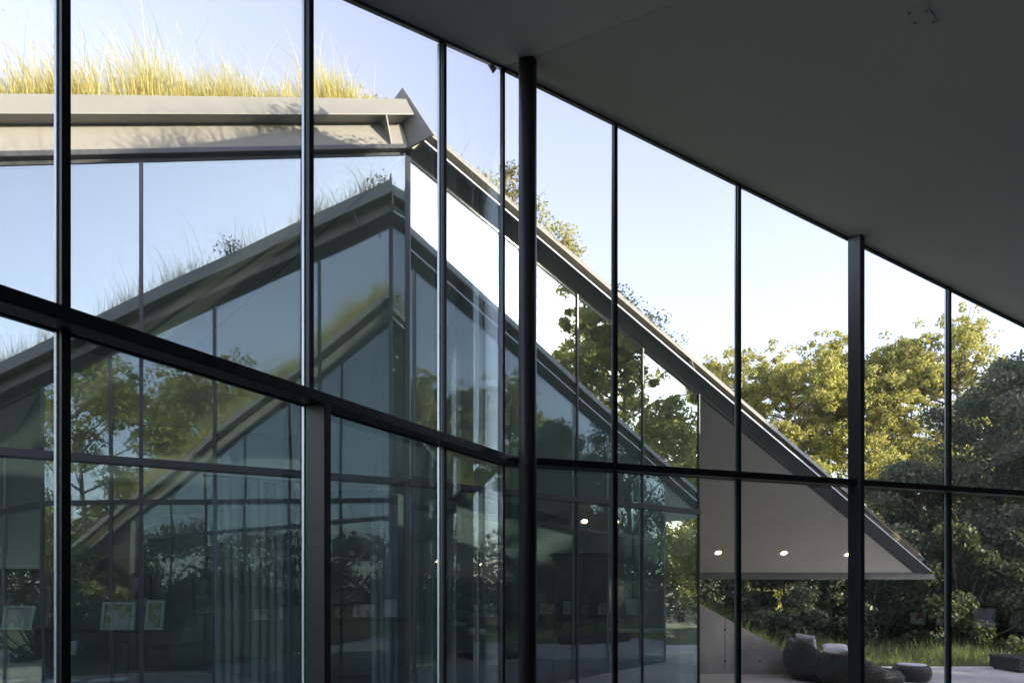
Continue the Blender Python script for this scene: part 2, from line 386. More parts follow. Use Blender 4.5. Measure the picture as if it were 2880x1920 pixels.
# roof faces: soffit / soil slab
TIPB = 10.6
tipB = D+B2*TIPB; lowt = (HD-(.28+H0))/-ROS; lowR = D+RO2*lowt; endA = D+A2*((HD-(.28+H0))/SA)
def slab(parent, P0, z0, G, poly, n0, n1, name, mat):
    A_ = [np.array([p[0], p[1], plane_z(p, P0, z0, G)+n0]) for p in poly]
    B_ = [q+V3(0, 0, n1-n0) for q in A_]
    mb = MB(); mb.loft(A_, B_); return mb.build(name, mat, parent)
inA = -OUT_A*.015; inB = -OUT_B*.015
slab(ow, D, HD, G_B, [D+B2*.02+inB, tipB+inB, lowR], .018, .04, 'soffit', M['soffit'])
slab(ow, D, HD, G_A, [D+A2*.02+inA, lowR, endA+inA], .018, .04, 'soffit', M['soffit'])
slab(ow, D, HD, G_B, [D-RO2*-.08, tipB+OUT_B*.04, lowR], .05, .40, 'roof_bed', M['soil'])
slab(ow, D, HD, G_A, [D-RO2*-.08, lowR, endA+OUT_A*.04], .05, .40, 'roof_bed', M['soil'])
# low eave beam
mb = MB(); mb.box((lowR[0], 13.0, H0+.175), (tipB[0]-lowR[0]+.33, 0, 0), (0, .12, 0), (0, 0, .10)); mb.build('eave_beam', M['fascia'], ow)
mb = MB(); mb.box((lowR[0], 12.99, H0+.276), (tipB[0]-lowR[0]+.1, 0, 0), (0, .25, 0), (0, 0, .30)); mb.build('eave_edging', M['fascia'], ow)
ssA = [0, .964, 2.209, 3.454, 4.699, 5.944, 7.189, 8.434]
ssB = [0, 1.07, 2.135, 3.204, 4.272]
glazing(ow, D, HD, A2, SA, OUT_A, ssA, ssA[1:], caps=False, wide=.03, tr_in=.06, tr_mat='steel_post', tr_out=.045, cap_w=.03)
glazing(ow, D, HD, B2, SB, OUT_B, ssB, ssB[1:], caps=False, wide=.03, tr_in=.06, tr_mat='steel_post', tr_out=.045, cap_w=.02)
mb = MB(); d = .028
mb.prism([V3(D[0], D[1], 0)+V3(*(A2*d+OUT_A*.012), 0), V3(D[0], D[1], 0)+V3(*(mO*.03), 0), V3(D[0], D[1], 0)+V3(*(B2*d+OUT_B*.012), 0), V3(D[0], D[1], 0)-V3(*(mO*.05), 0)], (0, 0, HD-.012))
mb.build('corner_mullion', M['steel_post'], ow)
# glazed end beyond the last pane, and back walls
E_B = D+B2*4.272; endd = np.array([-.36, .933]); nE = np.array([.933, .36])
def zB(p): return plane_z(p, D, HD, G_B)+.015
def zA(p): return plane_z(p, D, HD, G_A)+.015
q1 = E_B+endd*3.35
for (a, b) in ((0., 1.65), (1.65, 3.3)):
    pa, pb = E_B+endd*(a+.01), E_B+endd*(b-.01)
    mb = MB(); mb.prism([V3(*pa, 0), V3(*pb, 0), V3(*pb, zB(pb)), V3(*pa, zB(pa))], V3(*nE, 0)*GT, (0, 1, 2)); mb.build('glass_pane', [M['glass_in'], M['glass_out'], M['glass_edge']], ow)
# interior walls
def wall_poly(pts, th, mat, name, parent, zf, zb=0.):
    for (p, q) in zip(pts[:-1], pts[1:]):
        p, q = np.array(p, float), np.array(q, float); e = (q-p)/np.linalg.norm(q-p); n = np.array([-e[1], e[0]])*th
        mb = MB(); A_ = [V3(*p, zb), V3(*q, zb)]+[V3(*(q+(p-q)*t), zf(q+(p-q)*t)) for t in np.linspace(0, 1, 15)]
        mb.prism(A_, V3(*n, 0)); mb.build(name, mat, parent)
zO = lambda p: max(min(zA(p), zB(p)), .3)
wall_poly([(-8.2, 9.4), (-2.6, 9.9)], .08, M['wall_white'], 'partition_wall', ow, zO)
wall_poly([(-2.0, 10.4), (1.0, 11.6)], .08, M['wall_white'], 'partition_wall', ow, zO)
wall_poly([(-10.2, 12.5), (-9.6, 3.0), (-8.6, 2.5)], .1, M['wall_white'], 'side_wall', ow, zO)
# downlights
for (u, v) in ((2020, 1555), (2205, 1556), (2385, 1560), (1644, 1467)):
    k = (1655-v)/1981; y = (HD-H0+SB/B2[1]*D[1])/(k+SB/B2[1]); x = (u-1440)/1981*y
    zc = plane_z((x, y), D, HD, G_B)+.016
    e1 = V3(1, 0, 0); e2 = np.array([0, 1, G_B[1]]); e2 /= np.linalg.norm(e2)
    mb = MB(); mb.prism([V3(x, y, zc)+.062*(math.cos(t)*e1+math.sin(t)*e2) for t in np.linspace(0, 2*math.pi, 25)[:-1]], -NB*.006)
    dl = mb.build('downlight', M['white'], ow)
    mb = MB(); mb.prism([V3(x, y, zc)-NB*.007+.05*(math.cos(t)*e1+math.sin(t)*e2) for t in np.linspace(0, 2*math.pi, 25)[:-1]], -NB*.003)
    mb.build('bulb', M['lamp'], dl)

# ------------------------------------------------------------------ near wing
nw = empty('house_wing', 'near house wing with dark glazing bars, round steel column and sloping grey ceiling', 'house', 'two wings of the glass house')
mitN = np.array([-GR2[1], GR2[0]])
LS, RS = 9.0, 11.0
atL, dL3, NL, oL3 = eave(nw, C, HC, L2, SL, G_L, OUT_L, LS, mitN, near=True, trim=False)
atR, dR3, NR, oR3 = eave(nw, C, HC, R2, SR, G_R, OUT_R, RS, mitN, near=True)
gusset(nw, atL, .3, near=True); gusset(nw, atR, .42, near=True)
mN = -GR2
def finN(q, z): return np.array([C[0]+mN[0]*q, C[1]+mN[1]*q, z])
nN = np.array([mitN[0], mitN[1], 0])*.008
mb = MB(); mb.prism([finN(-.02, HC+.05)-nN, finN(.10, HC+.10)-nN, finN(.20, HC+.17)-nN, finN(-.085, HC+.66)-nN, finN(-.16, HC+.60)-nN, finN(-.14, HC+.3)-nN], nN*2)
mb.build('end_plate', M['fascia'], nw)
gt = (HC-(.30+H0))/-GRS; lowN = C+GR2*gt; endL = C+L2*LS; endR = C+R2*RS
iL = -OUT_L*.018; iR = -OUT_R*.018
slab(nw, C, HC, G_L, [C+L2*.01+iL, endL+iL, lowN], .02, .04, 'ceiling', M['ceiling'])
slab(nw, C, HC, G_R, [C+R2*.01+iR, endR+iR, lowN], .02, .04, 'ceiling', M['ceiling'])
slab(nw, C, HC, G_L, [C-GR2*-.08, endL+OUT_L*.04, lowN], .05, .40, 'roof_bed', M['soil'])
slab(nw, C, HC, G_R, [C-GR2*-.08, endR+OUT_R*.04, lowN], .05, .40, 'roof_bed', M['soil'])
ssL = [0, .8293, 2.0572, 3.2993, 4.1474]
ssR = [0, .977, 2.208, 3.529, 4.76, 6.0, 7.3, 8.54]
glazing(nw, C, HC, L2, SL, OUT_L, ssL, [ssL[1], ssL[2], ssL[3], ssL[4]], gout='near_out')
glazing(nw, C, HC, R2, SR, OUT_R, ssR, [s for s in ssR[1:] if s != 3.529], gout='near_out')
Fp = C+L2*4.1474; F2 = np.array([.0698, -.9976]); OUT_F = np.array([-.9976, -.0698])
hF = HC-SL*4.1474
# return glazing beyond the fold: follows the left roof plane
slF = -float(G_L@F2)
glazing(nw, Fp, hF, F2, slF, OUT_F, [0, 1.3, 2.6, 3.9], [1.3, 2.6, 3.9], gout='near_out')
# corner mullion
mb = MB(); P = V3(C[0], C[1], 0)
mb.prism([P+V3(*(L2*.026-OUT_L*.012), 0), P+V3(*(L2*.026+OUT_L*.014), 0), P+V3(*(mN*.03), 0), P+V3(*(R2*.012+OUT_R*.014), 0), P+V3(*(R2*.012-OUT_R*.012), 0)], (0, 0, HC))
mb.build('corner_mullion', M['steel'], nw)
# round column under the ceiling fold
pc = C+GR2*.29; zc = plane_z(pc, C, HC, G_L)+.03
mb = MB(); n = 40
mb.prism([(pc[0]+.0685*math.cos(t), pc[1]+.0685*math.sin(t), 0) for t in np.linspace(0, 2*math.pi, n+1)[:-1]], (0, 0, zc))
o = mb.build('round_column', M['steel_post'], nw)
o.data.polygons.foreach_set('use_smooth', [len(p.vertices) == 4 for p in o.data.polygons])
# bracket from transom end to column
br = C+L2*.06-OUT_L*.08
mb = MB(); mb.tube([V3(*br, TB+.028), V3(*(pc+L2*.02), TB+.028)], [.014, .014], 10); mb.build('bracket', M['steel'], nw)
# steel posts
p0 = C+R2*3.475-OUT_R*(GT*.5+.002)
mb = MB(); mb.box(V3(*(p0-R2*.0275), 0), V3(*(R2*.055), 0), V3(*(-OUT_R*.15), 0), V3(0, 0, plane_z(p0, C, HC, G_R)+.028)); mb.build('post', M['steel_post'], nw, bevel=.006)
p0 = C+L2*2.0572-OUT_L*(GT*.5+.018)
mb = MB(); mb.box(V3(*(p0-L2*.024), 0), V3(*(L2*.048), 0), V3(*(-OUT_L*.115), 0), V3(0, 0, TB-.002)); mb.build('post', M['steel_post'], nw, bevel=.004)
# ceiling access panel
def on_ceiling(u, v):
    d = np.array([(u-1440)/1981, 1., (1655-v)/1981])
    t = (HC-H0+.02-G_R@C)/(d[2]-G_R@d[:2]); return V3(d[0]*t, d[1]*t, d[2]*t+H0)
pts = [on_ceiling(u, v) for u, v in ((2546, 27), (2612, 18), (2640, 62), (2566, 66))]
mb = MB(); mb.prism([q+V3(0, 0, .002) for q in pts], V3(0, 0, -.012)); ap = mb.build('access_panel', M['ceiling_panel'], nw, bevel=.004)
c0 = sum(pts)/4
for q in pts:
    w = c0+(q-c0)*.72; mb = MB(); mb.prism([w+V3(.008*math.cos(t), .008*math.sin(t), -.010) for t in np.linspace(0, 6.283, 9)[:-1]], V3(0, 0, -.004)); mb.build('screw', M['fascia'], ap)
# small end tab hanging off the near roof edge outside the glass
d_ = V3(*(C+L2*.16+OUT_L*.05), HC-.03)
mb = MB(); mb.prism([d_, d_+V3(.075, .0, -.035), d_+V3(.045, 0, -.075)], (0, .01, 0)); mb.build('edge_tab', M['fascia'], nw)
# interior walls of the near wing (seen mirrored in its panes)
zN = lambda p: max(min(plane_z(p, C, HC, G_L), plane_z(p, C, HC, G_R))+.03, .3)
EE = C+R2*8.56
wall_poly([EE, (8.55, 4.6), (7.55, .4), (6.2, -2.3)], .1, M['gallery'], 'gallery_wall', nw, zN)
wall_poly([(6.2, -2.3), (-1.8, -2.05)], .1, M['wall_white'], 'back_wall', nw, zN)

# ------------------------------------------------------------------ furniture in the rooms
def frame_thing(c, ex, ey, w, h, art_m, label, group, frame_m=None, lean=.0):
    ex = np.array([*ex, 0.]); nrm = np.array([*ey, 0.]); up = V3(0, 0, 1)*math.cos(lean)-nrm*math.sin(lean)*1.
    n_ = nrm*math.cos(lean)+V3(0, 0, math.sin(lean))
    c = np.array(c, float)
    mb = MB(); b = .03; o = c-ex*w/2
    for (a0, b0, a1, b1) in ((0, 0, w, b), (0, h-b, w, h), (0, b, b, h-b), (w-b, b, w, h-b)):
        mb.box(o+ex*a0+up*b0, ex*(a1-a0), up*(b1-b0), n_*.03)
    mb.box(o+ex*b+up*b-n_*.001, ex*(w-2*b), up*(h-2*b), n_*.006)
    f = mb.build('picture_frame', frame_m or M['dark']); tag(f, label, 'picture frame', group)
    mb = MB(); mb.box(o+ex*(b+.001)+up*(b+.001)+n_*.0055, ex*(w-2*b-.002), up*(h-2*b-.002), n_*.004); mb.build('picture', art_m, f)
    return f
# gallery shelf, mirrored in the right-hand panes
ge = (np.array([8.55, 4.6])-EE); ge /= np.linalg.norm(ge); gn = np.array([ge[1], -ge[0]])
if gn[0] > 0: gn = -gn
sh = empty('wall_shelf', 'long thin wall shelf of framed art mirrored faintly in the right panes', 'shelf')
mb = MB(); pq = EE+ge*.35+gn*.002; mb.box(V3(*pq, H0-.62), V3(*(ge*3.3), 0), V3(*(gn*.22), 0), V3(0, 0, .035)); mb.build('board', M['dark'], sh)
for t in (.3, 1.7, 3.1):
    mb = MB(); q = EE+ge*(.35+t)+gn*.002; mb.box(V3(*q, H0-.78), V3(*(ge*.03), 0), V3(*(gn*.16), 0), V3(0, 0, .158)); mb.build('shelf_bracket', M['steel'], sh)
arts = ['art_pale', 'art_red', 'art_dark', 'art_pale', 'art_tree', 'art_red']
labs = ['pale print in thin dark frame mirrored at the right end of the shelf', 'wide red and white print mirrored in the lower right pane', 'dark print in slim frame mirrored between two pale prints', 'second pale print mirrored beside the slim dark one', 'print of trees mirrored near the square post', 'small red print mirrored at left end of the shelf']
t = .5
for i, (am, lb) in enumerate(zip(arts, labs)):
    w = [.34, .5, .26, .36, .42, .3][i]; h = [.4, .32, .3, .34, .3, .26][i]
    q = EE+ge*(t+w/2)+gn*.13; frame_thing((q[0], q[1], H0-.584), ge, gn, w, h, M[am], lb, 'framed art on the gallery shelf', lean=.12); t += w+.1
# opposite room: counter with leaning frames, table, curtains
ct = empty('counter', 'low white counter with dark base seen through the left glass', 'counter')
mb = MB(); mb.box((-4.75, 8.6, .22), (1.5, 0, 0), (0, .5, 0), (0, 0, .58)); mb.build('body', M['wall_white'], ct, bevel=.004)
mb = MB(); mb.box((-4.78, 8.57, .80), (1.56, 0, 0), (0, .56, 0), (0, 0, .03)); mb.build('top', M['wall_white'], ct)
mb = MB(); mb.box((-4.7, 8.66, 0), (1.4, 0, 0), (0, .4, 0), (0, 0, .22)); mb.build('plinth', M['dark'], ct)
sh2 = empty('console_table', 'dark console table carrying leaning pictures behind the left panes', 'table')
mb = MB(); mb.box((-6.1, 7.6, 1.02), (1.95, 0, 0), (0, .45, 0), (0, 0, .03)); mb.build('tabletop', M['wood'], sh2)
for x in (-6.06, -4.2):
    for y in (7.63, 8.0): 
        mb = MB(); mb.box((x, y, 0), (.035, 0, 0), (0, .035, 0), (0, 0, 1.02)); mb.build('leg', M['wood'], sh2)
frame_thing((-4.32, 7.72, 1.05), (1, 0), (0, -1), .36, .31, M['art_tree'], 'leaning print of yellow trees in wide pale frame behind left glass', 'leaning pictures', M['white'], .18)
frame_thing((-3.95, 7.78, 1.05), (1, 0), (0, -1), .2, .33, M['art_tree'], 'narrow upright print of trees beside the wide one', 'leaning pictures', M['white'], .18)
frame_thing((-5.42, 7.72, 1.05), (1, 0), (0, -1), .34, .27, M['art_pale'], 'pale blue print in silver frame at the far left', 'leaning pictures', M['cap'], .25)
frame_thing((-4.72, 7.5, .80), (1, 0), (0, -1), .17, .15, M['art_pale'], 'small white card propped low in front of the console table', 'leaning pictures', M['white'], .2)
frame_thing((-4.0, 9.3, 1.15), (1, 0), (0, -1), .42, .78, M['art_dark'], 'large dark framed poster on the wall behind the curtain', 'pictures on the wall')
frame_thing((-4.9, 9.3, 1.25), (1, 0), (0, -1), .3, .45, M['art_dark'], 'smaller dark framed picture left of the large poster', 'pictures on the wall')
tb = empty('desk', 'low dark desk covered with papers at lower left behind glass', 'desk')
mb = MB(); mb.box((-5.2, 6.3, .60), (1.6, 0, 0), (0, .7, 0), (0, 0, .04)); mb.build('desktop', M['dark'], tb)
for x in (-5.15, -3.68):
    for y in (6.34, 6.92):
        mb = MB(); mb.box((x, y, 0), (.05, 0, 0), (0, .05, 0), (0, 0, .6)); mb.build('leg', M['dark'], tb)
for i, (x, y, r, lb) in enumerate(((-4.9, 6.45, .1, 'loose sheet of paper at the left end of the desk'), (-4.4, 6.5, -.2, 'loose sheet of paper in the middle of the desk'), (-3.95, 6.55, .3, 'loose sheet of paper at the right end of the desk'))):
    e = np.array([math.cos(r), math.sin(r), 0]); n_ = np.array([-math.sin(r), math.cos(r), 0])
    mb = MB(); mb.box(V3(x, y, .641), e*.3, n_*.22, V3(0, 0, .004)); tag(mb.build('paper_sheet', M['white']), lb, 'paper', 'papers on the desk')
# tall cabinet behind the right-hand panes
cb = empty('tall_cabinet', 'tall pale two-door cabinet seen through glass right of the round column', 'cabinet')
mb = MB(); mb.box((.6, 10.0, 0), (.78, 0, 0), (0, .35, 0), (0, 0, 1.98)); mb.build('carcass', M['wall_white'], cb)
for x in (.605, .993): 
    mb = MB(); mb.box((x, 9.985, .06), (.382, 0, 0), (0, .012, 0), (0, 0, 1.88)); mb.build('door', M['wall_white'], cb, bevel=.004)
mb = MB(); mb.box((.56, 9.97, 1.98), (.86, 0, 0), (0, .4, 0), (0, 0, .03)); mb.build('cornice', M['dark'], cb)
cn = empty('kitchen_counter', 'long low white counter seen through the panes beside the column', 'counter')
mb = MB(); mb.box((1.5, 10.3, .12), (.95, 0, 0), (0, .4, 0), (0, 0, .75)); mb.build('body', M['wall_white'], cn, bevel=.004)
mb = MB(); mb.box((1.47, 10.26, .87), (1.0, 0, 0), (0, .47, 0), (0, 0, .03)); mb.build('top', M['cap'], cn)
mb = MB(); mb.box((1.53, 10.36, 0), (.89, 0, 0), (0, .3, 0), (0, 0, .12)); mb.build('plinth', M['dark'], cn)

def curtain(P, d, s0, s1, inset, out2, ztop, label, seed):
    r = np.random.default_rng(seed); n = 150
    P = np.array(P); s = np.linspace(s0, s1, n)
    w = s1-s0; k = r.uniform(13, 16)
    ph = np.cumsum(r.uniform(.5, 1.5, n)); ph = ph/ph[-1]*k*w*2*math.pi
    zs = np.linspace(.02, ztop, 9); V = []; F = []
    for j, z in enumerate(zs):
        f = j/8; amp = .045*(1-.45*f)
        off = amp*np.sin(ph+.5*math.sin(f*3))+.018*np.sin(ph*.37+1)
        sq = s+(.5*(s0+s1)-s)*.06*(1-f)+.012*np.cos(ph*1.0)
        for i in range(n):
            q = P+d*sq[i]-out2*(inset+off[i]); V.append((q[0]*S, q[1]*S, z*S))
    for j in range(8):
        for i in range(n-1): a = j*n+i; F.append((a, a+1, a+1+n, a+n))
    o = raw_mesh('curtain', V, F, M['curtain']); sm = o.modifiers.new('thickness', 'SOLIDIFY'); sm.thickness = .004
    o.data.polygons.foreach_set('use_smooth', [True]*len(F)); tag(o, label, 'curtain', 'curtains inside the opposite wing')
    h = MB(); q0, q1_ = P+d*(s0-.05)-out2*inset, P+d*(s1+.05)-out2*inset
    h.tube([V3(*q0, ztop+.02), V3(*q1_, ztop+.02)], [.012, .012], 8); h.build('curtain_rail', M['steel_post'], o)
curtain(D, A2, .99, 1.70, .13, OUT_A, H0+.93, 'pale gathered curtain left of the square steel post', 3)
curtain(D, B2, .05, .62, .13, OUT_B, H0+.88, 'pale gathered curtain just right of the glass corner', 5)
curtain(D, A2, .03, .30, .13, OUT_A, H0+.9, 'narrow pale curtain just left of the glass corner', 6)

# ------------------------------------------------------------------ retaining wall
rw = empty('retaining_wall', 'concrete retaining wall with sloping top beside the rattan daybed', 'wall')
xs = [-4, 1.0, 2.6, 3.78, 5.52]
for a, b in zip(xs[:-1], xs[1:]):
    a2, b2 = a+.004, b-.004
    poly = [V3(a2, 12.5, 0), V3(b2, 12.5, 0), V3(b2, 12.5, max(WT(b2), .004)), V3(a2, 12.5, WT(a2))]
    if a < 1.5 < b and False: pass
    mb = MB(); mb.prism(poly, V3(0, .2, 0)); mb.build('wall_panel', M['concrete'], rw, bevel=.006)
mb = MB()
for x in np.arange(1.3, 5.4, .62):
    for z in (.22, .78, 1.34):
        if z < WT(x)-.12:
            mb.prism([V3(x+.018*math.cos(t), 12.4985, z+.018*math.sin(t)) for t in np.linspace(0, 6.283, 9)[:-1]], V3(0, .01, 0))
tag(mb.build('tie_hole', M['dark'], rw), kind='stuff')

# ------------------------------------------------------------------ patio furniture
def superloft(rows, name, mat, parent=None, cap=True):
    mb = MB(); n = len(rows[0])
    for r_ in rows: mb.v += [tuple(map(float, q)) for q in r_]
    for i in range(len(rows)-1):
        for k in range(n): j = (k+1) % n; mb.f.append((i*n+k, i*n+j, (i+1)*n+j, (i+1)*n+k)); mb.m.append(0)
    if cap:
        mb.f.append(tuple(reversed(range(n)))); q = (len(rows)-1)*n; mb.f.append(tuple(q+k for k in range(n))); mb.m += [0, 0]
    return mb.build(name, mat, parent, smooth=True)
db = empty('daybed', 'brown woven rattan daybed with high rounded back beside the concrete wall', 'daybed')
def basket(cx, cy, rx, ry, hfun, thick, bulge, name, seat_z, rot=0.):
    th = np.linspace(0, 2*math.pi, 49)[:-1]; rows = []
    ca, sa = math.cos(rot), math.sin(rot)
    def ring(f, zf):
        out = []
        for t in th:
            x, y = rx*f*math.cos(t), ry*f*math.sin(t); out.append((cx+ca*x-sa*y, cy+sa*x+ca*y, zf(t)))
        return out
    for f, g in ((.80, 0), (.93, .10), (1+bulge, .35), (1+bulge, .6), (1.0, .85), (.95, .96), (.88, 1.0), (.80, .97), (.76, .88)):
        rows.append(ring(f, lambda t, g=g: hfun(t)*g))
    rows.append(ring(.72, lambda t: min(seat_z, hfun(t)*.8))); rows.append(ring(.35, lambda t: seat_z))
    return superloft(rows, name, M['wicker'], db)
def sm(a, b, x): q = np.clip((x-a)/(b-a), 0, 1); return q*q*(3-2*q)
# back basket: high at the left and rear; front basket: dome-like rim towards the camera, sloping down to the right
basket(5.13, 11.75, .50, .66, lambda t: .42+.26*sm(-.2, .95, -math.cos(t)+.25*math.sin(t)), .1, .09, 'back_shell', .30, 0)
basket(5.43, 11.02, .60, .50, lambda t: .26+.25*sm(-.6, .8, -math.cos(t)-.25*math.sin(t)), .1, .07, 'front_shell', .34, -.12)
mb = MB()
rows = []
for f, z in ((.2, .36), (.62, .36), (.7, .37), (.7, .42), (.6, .44), (.2, .445)):
    rows.append([(5.14+.46*f*math.cos(t), 11.75+.60*f*math.sin(t), z) for t in np.linspace(0, 6.283, 33)[:-1]])
superloft(rows, 'mattress', M['white'], db)
def pillow(c, ex, up, w, h, th, label):
    c = np.array(c); ex = np.array(ex, float); ex /= np.linalg.norm(ex); up = np.array(up, float); up -= ex*(up@ex); up /= np.linalg.norm(up); n_ = np.cross(ex, up)
    V = []; F = []; n = 17
    for sgn in (1, -1):
        for j in range(n):
            for i in range(n):
                u, v = i/(n-1)*2-1, j/(n-1)*2-1
                b = max(0, (1-u**4)*(1-v**4))**.55
                pin = 1-.08*(1-abs(u))*abs(v)**3
                pu, pv = u*(1-.09*(1-v*v)**1*abs(u)**2*0-.06*(1-abs(v))*0), v
                q = c+ex*w/2*u*(1-.07*(1-v*v))+up*h/2*v*(1-.07*(1-u*u))+n_*sgn*th/2*b
                V.append(q*S)
    for k in range(2):
        for j in range(n-1):
            for i in range(n-1):
                a = k*n*n+j*n+i; f = (a, a+1, a+n+1, a+n); F.append(f if k == 0 else f[::-1])
    o = raw_mesh('pillow', V, F, M['white']); o.data.polygons.foreach_set('use_smooth', [True]*len(F))
    import bmesh
    bm = bmesh.new(); bm.from_mesh(o.data); bmesh.ops.remove_doubles(bm, verts=bm.verts, dist=.0008); bmesh.ops.recalc_face_normals(bm, faces=bm.faces); bm.to_mesh(o.data); bm.free()
    tag(o, label, 'pillow', 'white pillows on the daybed')
pillow((4.86, 11.62, .60), (.55, -.80, -.1), (-.42, -.1, .9), .36, .36, .13, 'white pillow leaning upright against the tall back of the daybed')
pillow((5.38, 11.72, .52), (.9, -.3, .0), (.1, .8, .2), .40, .30, .11, 'white pillow lying flat on the daybed right of the upright one')
ot = empty('ottoman', 'round rattan ottoman with white seat pad right of the daybed', 'ottoman')
rows = []
for f, z in ((.82, 0), (.95, .05), (1.02, .15), (1.0, .26), (.93, .315), (.84, .335), (.74, .33), (.3, .325)):
    rows.append([(6.55+.29*f*math.cos(t), 11.55+.29*f*math.sin(t), z*.75) for t in np.linspace(0, 6.283, 37)[:-1]])
superloft(rows, 'base', M['wicker'], ot)
rows = []
for f, z in ((.6, .245), (.74, .25), (.77, .262), (.72, .276), (.4, .282), (.1, .283)):
    rows.append([(6.55+.29*f*math.cos(t), 11.55+.29*f*math.sin(t), z) for t in np.linspace(0, 6.283, 37)[:-1]])
superloft(rows, 'seat_pad', M['white'], ot)
bn = empty('bench', 'low dark woven bench at the right edge of the patio', 'bench')
mb = MB(); mb.box((9.08, 12.6, .03), (2.0, 0, 0), (0, .8, 0), (0, 0, .20)); mb.build('base', M['wicker'], bn, bevel=.01)
mb = MB(); mb.box((9.06, 12.58, .232), (2.04, 0, 0), (0, .84, 0), (0, 0, .035)); mb.build('seat_top', M['dark'], bn, bevel=.008)
for x in (9.12, 10.98):
    for y in (12.66, 13.3): mb = MB(); mb.box((x, y, 0), (.05, 0, 0), (0, .05, 0), (0, 0, .03)); mb.build('foot', M['steel'], bn)

# ------------------------------------------------------------------ foliage builders (metres)
def leaves(cent, sig, n, size, rng, flat=.0):
    """n leaves spread about cluster centres; returns V,F (folded quads)"""
    idx = rng.integers(0, len(cent), n)
    d = rng.normal(size=(n, 3)); d /= np.linalg.norm(d, axis=1, keepdims=True)
    rad = rng.random(n)**.45
    pos = cent[idx]+d*(rad*sig[idx])[:, None]*np.array([1, 1, .8])
    nrm = rng.normal(size=(n, 3))+d*.5+np.array([0, 0, .35]); nrm /= np.linalg.norm(nrm, axis=1, keepdims=True)
    t = np.cross(nrm, rng.normal(size=(n, 3))); t /= np.linalg.norm(t, axis=1, keepdims=True)
    b = np.cross(nrm, t)
    sz = size*rng.uniform(.6, 1.3, n)[:, None]
    V = np.stack([pos-t*sz*.5, pos+b*sz*.33-nrm*sz*.06, pos+t*sz*.55, pos-b*sz*.33-nrm*sz*.06], 1).reshape(-1, 3)
    F = np.arange(n*4).reshape(n, 4)
    return V, F
def tree(name, x, y, H, r, zb, nleaf, size, mat, label, cat='tree', group=None, seed=0, nclu=46, clu=.9, trunk=.16, zground=-.06, lop=(1, 1), spread=1.0, lobes=0, lobr=1.3):
    """x,y,zground in working units; H, r, zb, size in metres"""
    rng = np.random.default_rng(seed+100)
    base = np.array([x*S, y*S, zground*S])
    root = empty(name, label, cat, group); root.location = base
    cent = []
    for i in range(lobes or nclu):
        f = rng.random()
        z = zb+(H-zb)*(.06+.92*f)
        prof = math.sin(math.pi*min(1, (f*.80+.20)))**.55
        a = rng.uniform(0, 2*math.pi); rr = r*prof*rng.random()**.55*spread
        cent.append((rr*math.cos(a)*lop[0], rr*math.sin(a)*lop[1], z))
    cent = np.array(cent); limb = cent
    if lobes:
        k = rng.integers(0, lobes, nclu); d = rng.normal(size=(nclu, 3)); d /= np.linalg.norm(d, axis=1, keepdims=True)
        cent = cent[k]+d*(lobr*rng.uniform(.6, 1.3, lobes)[k]*rng.random(nclu)**.5)[:, None]*np.array([1, 1, .85])
    sig = clu*rng.uniform(.55, 1.3, nclu)*(1-.35*np.clip((cent[:, 2]-zb)/(H-zb+.01), 0, 1))
    mb = MB()
    lean = rng.normal(0, .03, 2)*H
    top = np.array([lean[0], lean[1], H*.82])
    tp = [np.array([0, 0, -.1]), np.array([lean[0]*.2+rng.normal(0, .05), lean[1]*.2, H*.25]), np.array([lean[0]*.6, lean[1]*.6+rng.normal(0, .08), H*.55]), top]
    mb.tube(tp, [trunk, trunk*.8, trunk*.5, trunk*.12], 8)
    def tpt(z):
        for p, q in zip(tp[:-1], tp[1:]):
            if z <= q[2]: return p+(q-p)*((z-p[2])/(q[2]-p[2]+1e-6))
        return tp[-1]
    for c in (limb if lobes else cent[rng.permutation(nclu)[:int(nclu*.8)]]):
        z0 = max(.15*H, c[2]-rng.uniform(.25, .5)*np.hypot(c[0], c[1])-.4); s = tpt(min(z0, H*.8))
        m = (s+c)/2+rng.normal(0, .18, 3)+np.array([0, 0, -.1])
        mb.tube([s, m, c, c+(c-m)*.35], [trunk*.34, trunk*.2, trunk*.09, trunk*.03], 5)
        for _ in range(6 if lobes else 3):
            e = c+rng.normal(0, .5, 3)*(lobr if lobes else clu); mb.tube([m*.3+c*.7, (c+e)/2+rng.normal(0, .06, 3), e], [trunk*.1, trunk*.06, trunk*.02], 4)
    mb.build('trunk', M['bark'], root, smooth=True, scale=1, fix=False)
    V, F = leaves(cent, sig, nleaf, size, rng)
    raw_mesh('crown', V, F, mat, root)
    return root
def bush(x, y, H, r, nleaf, size, mat, label, seed, zg=-.03, ry=None, group='shrubs beyond the patio', name='shrub', cat='shrub'):
    rng = np.random.default_rng(seed+500); root = empty(name, label, cat, group); root.location = (x*S, y*S, zg*S)
    ry = ry or r; n = max(12, int(16*r*H/2)); cent = []
    for i in range(n):
        a = rng.uniform(0, 6.283); f = rng.random(); z = .15+H*.85*f; rr = math.sqrt(max(.05, 1-(f*.85)**2))*rng.random()**.45
        cent.append((r*rr*math.cos(a), ry*rr*math.sin(a), z))
    cent = np.array(cent); sig = np.full(n, .42*max(.35, min(1, H/2)))*rng.uniform(.6, 1.3, n)
    mb = MB()
    for c in cent[:max(6, n//2)]:
        mb.tube([(c[0]*.15, c[1]*.15, -.05), (c[0]*.55+rng.normal(0, .05), c[1]*.55, c[2]*.55), tuple(c)], [.03, .018, .006], 5)
    mb.build('stem', M['bark'], root, smooth=True, scale=1, fix=False)
    V, F = leaves(cent, sig, nleaf, size, rng); raw_mesh('foliage', V, F, mat, root)
    return root
